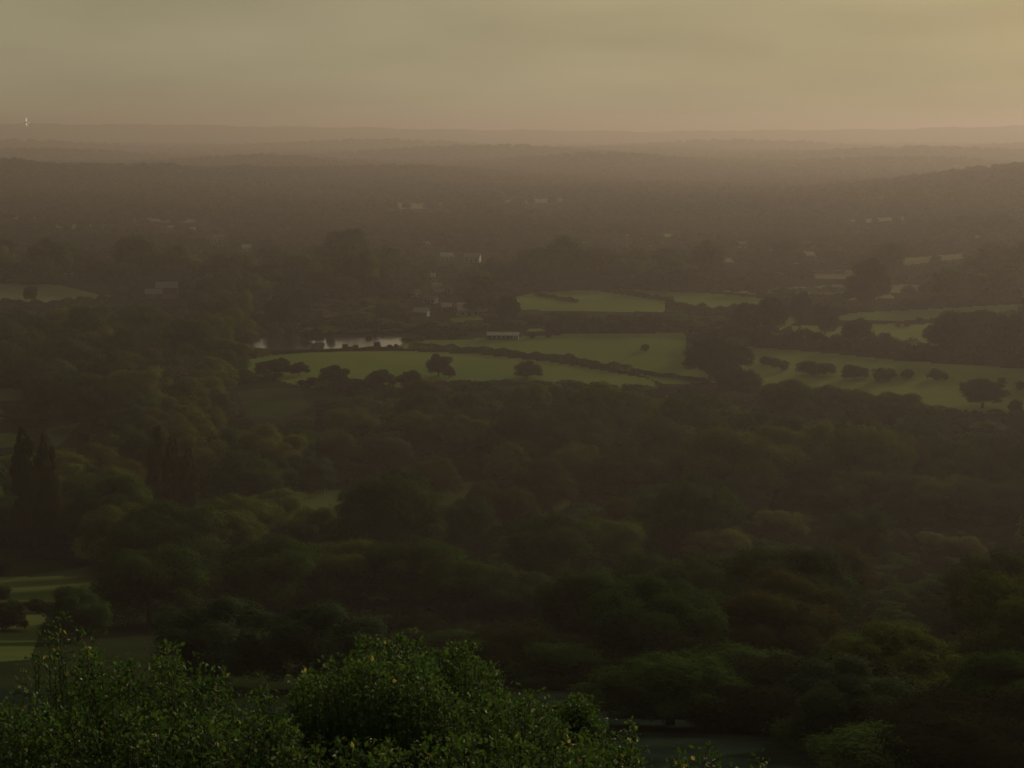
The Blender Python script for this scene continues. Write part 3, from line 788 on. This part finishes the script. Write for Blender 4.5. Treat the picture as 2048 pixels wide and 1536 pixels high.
for i in ind:
    t = trees[i]
    lod = 'hi' if t['pw'] > 95 else 'mid'
    cm, tm = PROTO[t['kind'], rs.randint(0, 1), lod]
    nm = {'poplar': 'poplar_tree', 'bush': 'bush', 'oak': 'spreading_tree'}.get(t['kind'], 'broadleaf_tree')
    e = bpy.data.objects.new(nm, None); C.objects.link(e)
    e.location = (t['x'], t['y'], t['z']); e.rotation_euler = (0, 0, rs.uniform(0, 6.28))
    e['label'] = t['label']; e['category'] = {'poplar_tree': 'poplar', 'bush': 'bush'}.get(nm, 'tree')
    e['group'] = 'poplars' if t['kind'] == 'poplar' else ('trees standing in and around the fields' if t['hand'] and t['leaf'] == 'hedge' else 'trees of the valley woods')
    for pn, pm in (('crown', cm), ('trunk', tm)):
        o = bpy.data.objects.new(pn, pm); C.objects.link(o); o.parent = e
        o.scale = (t['w'], t['w'], t['h']) 
        if pn == 'crown':
            o.material_slots[0].link = 'OBJECT'; o.material_slots[0].material = M[t['leaf']]
# bushes of the field hedge line and lake shore
for k, (px, py, w) in enumerate(BUSH):
    x, y, z, wm = solve(px, py, w, .85)
    cm, tm = PROTO['bush', k % 2, 'mid']
    e = bpy.data.objects.new('bush', None); C.objects.link(e); e.location = (x, y, z); e.rotation_euler = (0, 0, k * 1.3)
    if k < 13: lab, gr = f"dark bush in the broken row across the right hand field, {ORD[k]} from left", 'bushes in a row across the right hand field'
    elif k < 15: lab, gr = ('small bush right of the lone oak' if k == 13 else 'small bush at the right edge beyond the lone oak'), 'bushes in the right hand field'
    elif k < 20: lab, gr = f"small dark bush on the near shore of the lake, {ORD[k-15]} from left", 'bushes on the lake shore'
    elif k < 24: lab, gr = ['dark bush at the left edge above the fairway', 'dark bush at the left edge on the fairway', 'low bush at the lower side of the left fairway', 'wide low bush under the left fairway'][k - 20], 'bushes by the left fairway'
    else: lab, gr = f"small bush in the field above the bright one at right, number {k-23} from the clump", 'bushes in the far right field'
    if k >= 24: lab = ['middle', 'right hand', 'left hand'][k - 24] + ' bush of three above the small bright field at right'
    e['label'] = lab; e['category'] = 'bush'; e['group'] = gr
    o = bpy.data.objects.new('foliage', cm); C.objects.link(o); o.parent = e; o.scale = (wm, wm, wm * .85)
    o.material_slots[0].link = 'OBJECT'; o.material_slots[0].material = M['hedge']

# hedges
def hedge(path, hm, wm, label, group='hedges between the fields', dens=60, leaf=.55):
    pts = [at(*p) for p in path]
    P = np.array(pts); seg = np.linalg.norm(np.diff(P, axis=0), axis=1); cum = np.concatenate([[0], np.cumsum(seg)])
    L_ = cum[-1]; n = int(L_ * dens); gg = np.random.default_rng(int(L_ * 10) % 9999)
    s = gg.uniform(0, L_, n); c = np.stack([np.interp(s, cum, P[:, k]) for k in range(3)], 1)
    c[:, 2] = T(c[:, 0], c[:, 1])
    hh = hm * (1 + .28 * np.sin(s / 4.1) * np.sin(s / 9.7 + 1) + .15 * np.sin(s / 1.7))
    a = gg.uniform(0, math.pi, n); rr2 = gg.uniform(.75, 1.05, n)
    dirv = np.stack([np.interp(s, cum[:-1], np.diff(P[:, k]) / seg) for k in range(3)], 1); dirv[:, 2] = 0; dirv = nrm(dirv)
    side = np.stack([-dirv[:, 1], dirv[:, 0], np.zeros(n)], 1)
    d = side * np.cos(a)[:, None] + np.array([0, 0, 1]) * np.sin(a)[:, None]
    c = c + side * (np.cos(a) * wm * rr2)[:, None] + np.array([0, 0, 1]) * (np.sin(a) ** .7 * hh * rr2)[:, None]
    v, f = leaf_quads(c, nrm(d + gg.normal(size=(n, 3)) * .5), leaf, gg)
    o0 = P[0]; v = v - o0
    o = link('hedge', mesh_np('hedge', v, f, M['hedge'])); o.location = o0
    o['label'] = label; o['category'] = 'hedge'; o['group'] = group
hedge([(548, 710), (640, 704), (720, 701), (806, 699)], 1.7, 1.3, 'dark hedge under the lake, left of the field gap')
hedge([(818, 698), (900, 700), (980, 707), (1060, 715), (1140, 723), (1200, 735), (1262, 743)], 2.9, 1.8, 'long dark curving hedge between the two central fields')
hedge([(1262, 745), (1310, 752), (1370, 757), (1420, 768)], 1.7, 1.2, 'thin right hand end of the curving field hedge')
hedge([(1070, 592), (1110, 598), (1155, 606)], 2.6, 1.6, 'short hedge in the left of the long bright field')
hedge([(1190, 580), (1240, 586), (1290, 595), (1345, 604)], 3, 1.8, 'hedge slanting through the long bright field')
hedge([(1500, 590), (1600, 589), (1710, 588)], 5, 3, 'dark straight hedge under the pale strip at right')
hedge([(690, 768), (720, 770), (752, 768)], 2, 1.2, 'low hedge between two round trees at field bottom')
hedge([(1740, 697), (1800, 697), (1860, 702)], 5.5, 3.5, 'bushy hedge under the small bright field at right')
hedge([(1600, 690), (1680, 700), (1760, 708), (1860, 720), (1960, 728), (2060, 738)], 7, 4, 'tall hedge along the top of the right hand field', dens=110, leaf=.8)
hedge([(1440, 690), (1500, 692), (1600, 698)], 9, 5, 'tall thicket at the top left of the right hand field', dens=150, leaf=.9)
hedge([(1100, 664), (1200, 664), (1290, 663), (1370, 664)], 6, 3.5, 'tall hedge along the top of the upper central field', dens=110, leaf=.8)
hedge([(1560, 544), (1640, 541), (1720, 540)], 4, 3, 'far thin hedge above the pale striped field')
hedge([(1560, 549), (1640, 548), (1690, 549)], 3, 2, 'far thin hedge inside the pale striped field')
hedge([(1330, 625), (1400, 628), (1480, 632)], 6, 4, 'dark hedge under the right half of the bright field', dens=90, leaf=.8)
hedge([(0, 616), (70, 616), (140, 614), (200, 606), (290, 602)], 5, 3, 'dark hedge under the pale field at far left', dens=90, leaf=.7)
hedge([(1880, 637), (1960, 636), (2060, 637)], 4, 2.5, 'hedge under the far right field')

# everything beyond and between: one mass of woodland
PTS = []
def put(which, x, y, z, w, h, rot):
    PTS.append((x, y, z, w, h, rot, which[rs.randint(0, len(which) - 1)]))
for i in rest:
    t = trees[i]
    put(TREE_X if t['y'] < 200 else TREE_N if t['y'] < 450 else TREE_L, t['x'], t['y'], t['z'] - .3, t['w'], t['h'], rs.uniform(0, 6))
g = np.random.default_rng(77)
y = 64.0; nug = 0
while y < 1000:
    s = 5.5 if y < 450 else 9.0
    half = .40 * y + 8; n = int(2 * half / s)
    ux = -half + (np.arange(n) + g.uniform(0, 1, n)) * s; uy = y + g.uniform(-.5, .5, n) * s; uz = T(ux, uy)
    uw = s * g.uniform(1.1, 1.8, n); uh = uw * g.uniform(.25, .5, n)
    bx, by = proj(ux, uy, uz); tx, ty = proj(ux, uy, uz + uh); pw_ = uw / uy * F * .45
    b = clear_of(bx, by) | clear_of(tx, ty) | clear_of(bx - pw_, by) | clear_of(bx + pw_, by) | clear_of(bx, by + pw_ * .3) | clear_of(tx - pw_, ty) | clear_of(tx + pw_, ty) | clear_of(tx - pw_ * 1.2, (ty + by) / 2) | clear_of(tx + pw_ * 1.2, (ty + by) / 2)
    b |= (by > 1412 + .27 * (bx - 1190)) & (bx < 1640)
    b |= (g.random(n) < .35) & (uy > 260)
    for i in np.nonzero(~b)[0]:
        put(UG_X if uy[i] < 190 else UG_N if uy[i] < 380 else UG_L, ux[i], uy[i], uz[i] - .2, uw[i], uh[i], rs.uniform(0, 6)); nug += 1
    y += s * .9
print('undergrowth', nug)
g = np.random.default_rng(21)
cx3, cy3, cs3 = [], [], []
y = 960.0
while y < 12500:
    s = 10.5 if y < 2000 else (13 if y < 3000 else 13 * y / 3000)
    half = .385 * y; n = int(2 * half / s)
    cx3.append(-half + (np.arange(n) + .5) * s + g.uniform(-.45, .45, n) * s); cy3.append(y + g.uniform(-1, 1, n) * y * .012); cs3.append(np.full(n, s))
    y *= 1.022
cx3, cy3, cs3 = map(np.concatenate, (cx3, cy3, cs3))
z3 = T(cx3, cy3)
# open country shows between belts: patchy woodland
pat = np.sin(cx3 / 173 + 1.7 * np.sin(cy3 / 310)) * np.sin(cy3 / 214 + 1.3 * np.sin(cx3 / 260)) + .55 * np.sin(cx3 / 71 + cy3 / 93)
keep = cy3 < 9500
h3 = cs3 * g.uniform(.55, 1.0, len(cs3)) * np.where(cy3 > 3000, .75, 1); w3 = cs3 * g.uniform(.9, 1.5, len(cs3))
h3 = np.where((cx3 > -185) & (cx3 < -40) & (cy3 < 1030), np.minimum(h3, 5.0), h3)
bx, by = proj(cx3, cy3, z3); tx, ty = proj(cx3, cy3, z3 + h3)
b3 = clear_of(bx, by) | clear_of(tx, ty) 
for sx_ in (-.5, .5):
    q_ = sx_ * w3 / cy3 * F; b3 |= clear_of(tx + q_, ty + 1) | clear_of(tx + q_, by) | clear_of(tx + q_ * .5, ty)
for k in range(len(HX)):
    if HY[k] > 880:
        # leave the notable distant trees readable
        b3 |= (np.abs(tx - HPX[k]) < HPW[k] * .5 + 6) & (ty > HPY[k] - 2) & (by < HPY[k] + HPW[k] * HRAT[k]) & (cy3 < HY[k])
keep &= ~b3
for x, y, z, w, h in zip(cx3[keep], cy3[keep], z3[keep], w3[keep], h3[keep]):
    put(FAR_L if y < 1900 else FAR_T, x, y, z - .4, w, h, rs.uniform(0, 6))
print('woodland clumps', int(keep.sum()), 'points', len(PTS))
PA = np.array(PTS)
wm_ = bpy.data.meshes.new('woodland'); wm_.from_pydata(PA[:, :3].tolist(), [], [])
for nm_, ty_, dat in (('wood_scale', 'FLOAT_VECTOR', PA[:, [3, 3, 4]]), ('wood_turn', 'FLOAT_VECTOR', np.stack([PA[:, 5] * 0, PA[:, 5] * 0, PA[:, 5]], 1)), ('wood_kind', 'INT', PA[:, 6])):
    at_ = wm_.attributes.new(nm_, ty_, 'POINT')
    at_.data.foreach_set('value' if ty_ == 'INT' else 'vector', dat.astype(np.int32 if ty_ == 'INT' else np.float32).ravel())
libc = bpy.data.collections.new('woodland_crowns')       # not linked to the scene: only repeated by the woodland
for k_, m_ in enumerate(LIB):
    libc.objects.link(bpy.data.objects.new('crown_kind_%03d' % k_, m_))
gn = bpy.data.node_groups.new('woodland', 'GeometryNodeTree')
gn.interface.new_socket('Geometry', in_out='INPUT', socket_type='NodeSocketGeometry'); gn.interface.new_socket('Geometry', in_out='OUTPUT', socket_type='NodeSocketGeometry')
gi, go, io_ = gn.nodes.new('NodeGroupInput'), gn.nodes.new('NodeGroupOutput'), gn.nodes.new('GeometryNodeInstanceOnPoints')
ci = gn.nodes.new('GeometryNodeCollectionInfo'); ci.inputs['Collection'].default_value = libc; ci.inputs['Separate Children'].default_value = True; ci.inputs['Reset Children'].default_value = True
io_.inputs['Pick Instance'].default_value = True
def nattr(name, ty):
    a_ = gn.nodes.new('GeometryNodeInputNamedAttribute'); a_.data_type = ty; a_.inputs['Name'].default_value = name; return a_.outputs['Attribute']
gn.links.new(gi.outputs[0], io_.inputs['Points']); gn.links.new(ci.outputs[0], io_.inputs['Instance'])
gn.links.new(nattr('wood_kind', 'INT'), io_.inputs['Instance Index']); gn.links.new(nattr('wood_scale', 'FLOAT_VECTOR'), io_.inputs['Scale'])
e2r = gn.nodes.new('FunctionNodeEulerToRotation'); gn.links.new(nattr('wood_turn', 'FLOAT_VECTOR'), e2r.inputs[0]); gn.links.new(e2r.outputs[0], io_.inputs['Rotation'])
gn.links.new(io_.outputs[0], go.inputs[0])
wo = link('woodland', wm_, kind='stuff', label='dark mass of undergrowth, far woods and tree belts fading into the haze', category='woodland')
wo.modifiers.new('woodland', 'NODES').node_group = gn

# ------------------------------------------------------------------ houses
def house(x, y, z, rot, L_, D_, H_, wall, roof, label, group=None, name='house', hip=False, windows=True, rise=.42):
    e = bpy.data.objects.new(name, None); C.objects.link(e); e.location = (x, y, z); e.rotation_euler = (0, 0, rot)
    e['label'] = label; e['category'] = name
    if group: e['group'] = group
    a, b = L_ / 2, D_ / 2; rz = H_ + D_ * rise; mb = MB()
    mb.box(-a, -b, -1.0, a, b, H_)
    for sx in (-a, a):
        mb.add([(sx, -b, H_), (sx, b, H_), (sx, 0, rz - .05)], [(0, 1, 2)])
    link('wall', mb.mesh('wall', M[wall]), e)
    mb = MB(); t = .18; ov = .4; r = ov * rise * 2
    for s in (-1, 1):
        mb.add([(-a - ov, s * (b + ov), H_ - r + .02), (a + ov, s * (b + ov), H_ - r + .02), (a + ov, 0, rz + .02), (-a - ov, 0, rz + .02),
                (-a - ov, s * (b + ov), H_ - r + t), (a + ov, s * (b + ov), H_ - r + t), (a + ov, 0, rz + t + .05), (-a - ov, 0, rz + t + .05)],
               [(0, 1, 2, 3), (4, 5, 6, 7), (0, 1, 5, 4), (1, 2, 6, 5), (3, 0, 4, 7)])
    ro = link('roof', mb.mesh('roof', M[roof]), e)
    if name == 'house':
        mb = MB(); mb.box(a * .55, -.5, rz - .8, a * .55 + .9, .5, rz + 1.1); link('chimney', mb.mesh('chimney', M['brick']), ro)
        mb = MB(); mb.box(-.5, -b - .04, 0, .5, -b + .02, 2.1); link('door', mb.mesh('door', M['door']), e)
        for wx in (-a * .6, a * .6):
            for wz in ((1.0, 3.6) if H_ > 4.5 else (1.0,)):
                mb = MB(); mb.box(wx - .6, -b - .03, wz, wx + .6, -b + .02, wz + 1.2); link('window', mb.mesh('window', M['glass']), e)
    return e
hpos = []
for (px, py, w, wl, rf, rot, lab) in HOUSES:
    x, y, z = at(px, py); wm = w * math.hypot(y, 0) / F * .98
    L_ = max(wm, 6); shed = 'shed' in lab or 'building' in lab
    D_ = min(9, max(5, L_ * .6)); H_ = min(5.4, max(3.2, L_ * .32))
    if lab.startswith('white gabled'): rot = .12; L_, D_ = 14, 10; rf = 'paleroof'
    house(x, y, z, rot, L_, D_, H_, wl, rf, lab, 'houses and sheds of the village', 'shed' if shed else 'house')
# the long pale barn at the edge of the field
bxx, byy, bzz = at(1006, 678)
e = house(bxx, byy, bzz, -.06, 17.5, 6, 2.5, 'grey', 'paleroof', 'long low pale roofed barn standing at the top edge of the field', None, 'barn', rise=.22)
mb = MB(); mb.box(5.6, -3.08, 0, 8.4, -3.02, 2.2); link('door', mb.mesh('door', M['paleroof']), e)
mb = MB()
for k in range(5): mb.box(-8 + k * 2.6, -3.06, .9, -6.6 + k * 2.6, -3.01, 1.9)
link('window', mb.mesh('window', M['glass']), e)

# golf flag on the green
fx, fy, fz = at(650, 992)
e = bpy.data.objects.new('golf_flag', None); C.objects.link(e); e.location = (fx, fy, fz)
e['label'] = 'tiny white flag on a pole on the golf green'; e['category'] = 'golf flag'
mb = MB(); mb.tube([(0, 0, 0), (0, 0, 2.3)], [.03, .02], 6); link('pole', mb.mesh('pole', M['flag']), e)
mb = MB(); mb.add([(.02, 0, 1.75), (.35, .04, 1.72), (.62, -.03, 1.78), (.62, -.03, 2.22), (.35, .04, 2.25), (.02, 0, 2.28),
                   (.02, .02, 1.75), (.35, .06, 1.72), (.62, -.01, 1.78), (.62, -.01, 2.22), (.35, .06, 2.25), (.02, .02, 2.28)],
                  [(0, 1, 4, 5), (1, 2, 3, 4), (6, 7, 10, 11), (7, 8, 9, 10)]); link('flag', mb.mesh('flag', M['flag']), e)

# a white bird over the far ridge
r = ray(53, 245); s_ = 150.0
bp = r * s_ + np.array([0, 0, CAM_Z])
mb = MB()
def ell(c, rad, seg=10, rings=6):
    vs = []; fs = []
    for i in range(rings + 1):
        a = math.pi * i / rings
        for k in range(seg):
            b = 2 * math.pi * k / seg
            vs.append((c[0] + rad[0] * math.sin(a) * math.cos(b), c[1] + rad[1] * math.cos(a), c[2] + rad[2] * math.sin(a) * math.sin(b)))
    for i in range(rings):
        for k in range(seg): fs.append((i * seg + k, i * seg + (k + 1) % seg, (i + 1) * seg + (k + 1) % seg, (i + 1) * seg + k))
    mb.add(vs, fs)
ell((0, 0, 0), (.05, .20, .055)); ell((0, .2, .015), (.03, .05, .032))
mb.add([(-.02, -.16, .01), (.02, -.16, .01), (.06, -.30, 0), (-.06, -.30, 0)], [(0, 1, 2, 3)])
for s in (-1, 1):
    top = [(s * .03, .07, .03), (s * .18, .11, .12), (s * .36, .05, .16), (s * .5, -.06, .15)]
    bot = [(s * .03, -.09, .02), (s * .17, -.05, .10), (s * .34, -.05, .145), (s * .5, -.07, .148)]
    mb.add(top + bot, [(0, 1, 5, 4), (1, 2, 6, 5), (2, 3, 7, 6)])
o = link('bird', mb.mesh('bird', M['feather'])); o.location = Vector(bp); o.rotation_euler = (.1, 1.15, 1.9)
o['label'] = 'tiny white bird gliding above the far ridge near the left edge'; o['category'] = 'bird'

# ------------------------------------------------------------------ foreground bushes
def near_bush(label, prof, y0, thick, nshoot, nleaf, seed, leafm='nleaf', gold=.03, pale=.02, lsize=.056, reach=1.6, cluster=.22, hole=0):
    g = np.random.default_rng(seed)
    prof = sorted((p[0], p[1] + ((10 if p[0] > 570 else 22) if p[1] < 1420 else 8)) + tuple(p[2:]) for p in prof); xs = [p[0] for p in prof]; yt = [p[1] for p in prof]
    e = bpy.data.objects.new('shrub', None); C.objects.link(e)
    pxm = (xs[0] + xs[-1]) / 2; bx_ = (pxm - 1024) / F * y0; e.location = (bx_, y0, float(T(bx_, y0)))
    e['label'] = label; e['category'] = 'shrub'; e['group'] = 'shrubs on the slope in the foreground'
    O = np.array(e.location)
    stems = MB(); LV, LN, LS, LD = [], [], [], []
    peaks = [p for p in prof if len(p) > 2]
    for s in range(nshoot):
        forced = s < len(peaks)
        px = peaks[s][0] if forced else g.uniform(xs[0], xs[-1])
        yd = y0 + (g.uniform(-.2, .2) if forced else g.uniform(-1, 1) * thick)
        dep = yd * 1.02
        py = np.interp(px, xs, yt) + (0 if forced else abs(g.normal()) * 16 + max(0, (y0 + thick * .3 - yd)) / thick * 70 * g.random())
        rr_ = ray(px, py); tp = rr_ * (yd / rr_[1]) + np.array([0, 0, CAM_Z])
        bxp = tp[0] + g.normal() * .25 + (bx_ - tp[0]) * .25
        byp = yd + g.normal() * .15
        base = np.array([bxp, byp, float(T(bxp, byp)) - .1])
        H = tp[2] - base[2]
        if H < .4: continue
        k = 9; tt = np.linspace(0, 1, k)[:, None]
        wob = np.stack([np.sin(tt[:, 0] * 5 + s) * .06, np.cos(tt[:, 0] * 4 + s * 2) * .06, np.zeros(k)], 1) * np.minimum(1, (1 - tt) * 3)
        path = base + (tp - base) * tt + wob
        stems.tube(path - O, list(np.linspace(.022, .004, k)), 5)
        # side twigs over the leafy part
        n_tw = int(14 + 10 * H / 3) if not forced else 22
        for j in range(n_tw):
            u = 1 - (j / n_tw) ** 1.1 * min(1, reach * 1.6 / H)
            q = path[0] + (np.array([np.interp(u, tt[:, 0], path[:, c]) for c in range(3)]) - path[0])
            a = j * 2.399 + s; ln = (.10 + cluster * 1.7 * (1 - u) * H / (reach + .01)) * g.uniform(.6, 1.2)
            ln = min(ln, .6)
            dv = np.array([math.cos(a), math.sin(a), g.uniform(.35, .9)]); dv /= np.linalg.norm(dv)
            end = q + dv * ln
            if j % 2 == 0: stems.tube([q - O, (q + end) / 2 - O, end - O], [.006, .004, .002], 4)
            m = max(3, int(nleaf * ln * 3.2 + 2))
            w = g.uniform(.15, 1.05, m)[:, None]
            c = q + dv * ln * w + g.normal(size=(m, 3)) * .045
            dl = nrm(dv * .6 + g.normal(size=(m, 3)) * .8 + np.array([0, 0, .25]))
            LV.append(c); LD.append(dl)
        # terminal tuft
        m = 7; LV.append(tp + g.normal(size=(m, 3)) * .02); LD.append(nrm(np.array([0, 0, .9]) + g.normal(size=(m, 3)) * .5))
    c = np.vstack(LV); d = np.vstack(LD); kp = np.random.default_rng(seed + 5).random(len(c)) < .72; c = c[kp]; d = d[kp]; n = len(c)
    side = nrm(np.cross(d, nrm(g.normal(size=(n, 3)) + np.array([0, 0, 1.6])))); up = np.cross(side, d)
    sz = lsize * g.uniform(.45, 1.6, (n, 1)); wd_ = sz * .27
    # folded leaf: tip, two sides twice, midrib
    base_, tip = c, c + d * sz - up * sz * .12
    mid1 = c + d * sz * .35 ; mid2 = c + d * sz * .7
    v = np.stack([base_, mid1 + side * wd_ + up * wd_ * .35, mid2 + side * wd_ * .8 + up * wd_ * .3, tip, mid2 - side * wd_ * .8 + up * wd_ * .3, mid1 - side * wd_ + up * wd_ * .35], 1).reshape(-1, 3) - O
    b = np.arange(n)[:, None] * 6
    f = np.concatenate([b + np.array([0, 1, 2, 3]), b + np.array([0, 3, 4, 5])])
    u = g.random(n); mi = np.where(u < gold, 1, np.where(u < gold + pale, 2, 0)); mi = np.concatenate([mi, mi])
    link('foliage', mesh_np('foliage', v, f, [M[leafm], M['ngold'], M['npale']], mi), e)
    link('stem', stems.mesh('stem', M['stem']), e)
    print(label, 'leaves', n)
near_bush('thin leafy sapling rising above the fairway at far left', [(25, 1330), (60, 1290), (95, 1240), (128, 1212, 1), (140, 1290)], 17.5, .35, 12, 11, 31, gold=.06, reach=2.2)
near_bush('tall leafy shrub with pointed upright shoots at lower left', [(95, 1440), (130, 1370), (155, 1320), (172, 1250, 1), (186, 1262, 1), (200, 1300, 1), (215, 1370), (232, 1310, 1), (262, 1302, 1), (280, 1380), (312, 1340), (325, 1266, 1), (345, 1270, 1), (360, 1350), (385, 1370), (404, 1285, 1), (425, 1330, 1), (452, 1318, 1), (470, 1420), (500, 1410), (520, 1326, 1), (538, 1360, 1), (556, 1430)], 17.0, 1.0, 110, 11, 32, gold=.006, pale=.016)
near_bush('wide low shrub full of pale glinting leaves in the bottom left corner', [(-60, 1400), (10, 1385), (60, 1400), (115, 1385), (200, 1395), (300, 1400), (400, 1410), (520, 1410), (600, 1440)], 15.2, 1.0, 150, 11, 33, gold=.006, pale=.016)
near_bush('grey green bushy shrub with a feathery top at bottom centre', [(575, 1400), (590, 1350), (625, 1325), (655, 1310), (700, 1322), (745, 1308), (780, 1330), (812, 1300), (860, 1305), (885, 1350), (930, 1420), (950, 1500)], 17.5, 1.0, 150, 11, 34, 'nleaf2', gold=.004, pale=.006, lsize=.055)
near_bush('dark shrub showing behind the feathery topped one', [(690, 1340), (705, 1282), (735, 1262), (790, 1276), (812, 1256, 1), (850, 1275), (880, 1285), (905, 1278), (938, 1272, 1), (960, 1310), (985, 1315), (1000, 1350), (1020, 1400)], 21.5, .9, 110, 10, 35, 'nleaf', gold=.004, pale=.004, lsize=.06)
near_bush('broad shrub sloping down to the right at bottom centre right', [(880, 1440), (930, 1385), (990, 1370), (1020, 1382), (1045, 1378), (1085, 1390), (1108, 1400), (1130, 1440), (1180, 1470), (1215, 1490), (1250, 1490), (1268, 1445, 1), (1285, 1500), (1300, 1560)], 17.5, 1.0, 140, 11, 36, 'nleaf', gold=.02, pale=.02, lsize=.055)
near_bush('small round headed shrub standing clear right of centre bottom', [(1112, 1405), (1130, 1395), (1157, 1382, 1), (1180, 1402), (1194, 1425)], 19.5, .35, 26, 10, 37, 'nleaf', gold=.02, pale=.01, reach=.45, cluster=.15)
near_bush('low shrub filling the bottom edge under the feathery one', [(560, 1500), (640, 1470), (760, 1480), (860, 1470), (960, 1455), (1060, 1480), (1180, 1505), (1260, 1540)], 15.0, .8, 110, 11, 38, 'nleaf', gold=.015, pale=.015)
near_bush('two leafed shoot tips rising from the bottom edge, left pair', [(1340, 1530), (1357, 1498, 1), (1370, 1540)], 16.5, .1, 3, 5, 39, reach=.5)
near_bush('tallest shoot tips rising from the bottom edge at right', [(1395, 1540), (1413, 1490, 1), (1428, 1505, 1), (1440, 1540)], 16.5, .1, 4, 5, 40, reach=.5, gold=.08)
near_bush('lowest shoot tip at the bottom edge, rightmost of all', [(1505, 1545), (1520, 1518, 1), (1532, 1548)], 16.5, .1, 3, 5, 41, reach=.5, gold=.08)

# ------------------------------------------------------------------ haze
hz = bpy.data.materials.new('haze'); hz.use_nodes = True
n = hz.node_tree.nodes; n.clear()
o_ = n.new('ShaderNodeOutputMaterial'); pv = n.new('ShaderNodeVolumePrincipled')
pv.inputs['Color'].default_value = (*HAZE[1], 1); pv.inputs['Density'].default_value = HAZE[0]; pv.inputs['Anisotropy'].default_value = HAZE[2]
hz.node_tree.links.new(pv.outputs[0], o_.inputs['Volume'])
mb = MB(); mb.box(-16600, -16600, float(GZ.min()) - 4, 16600, 16600, 190)
link('haze', mb.mesh('haze', hz), kind='stuff', label='warm brown evening haze over the whole valley', category='haze')
print('ridge top', GZ.max(), 'objects', len(bpy.data.objects))
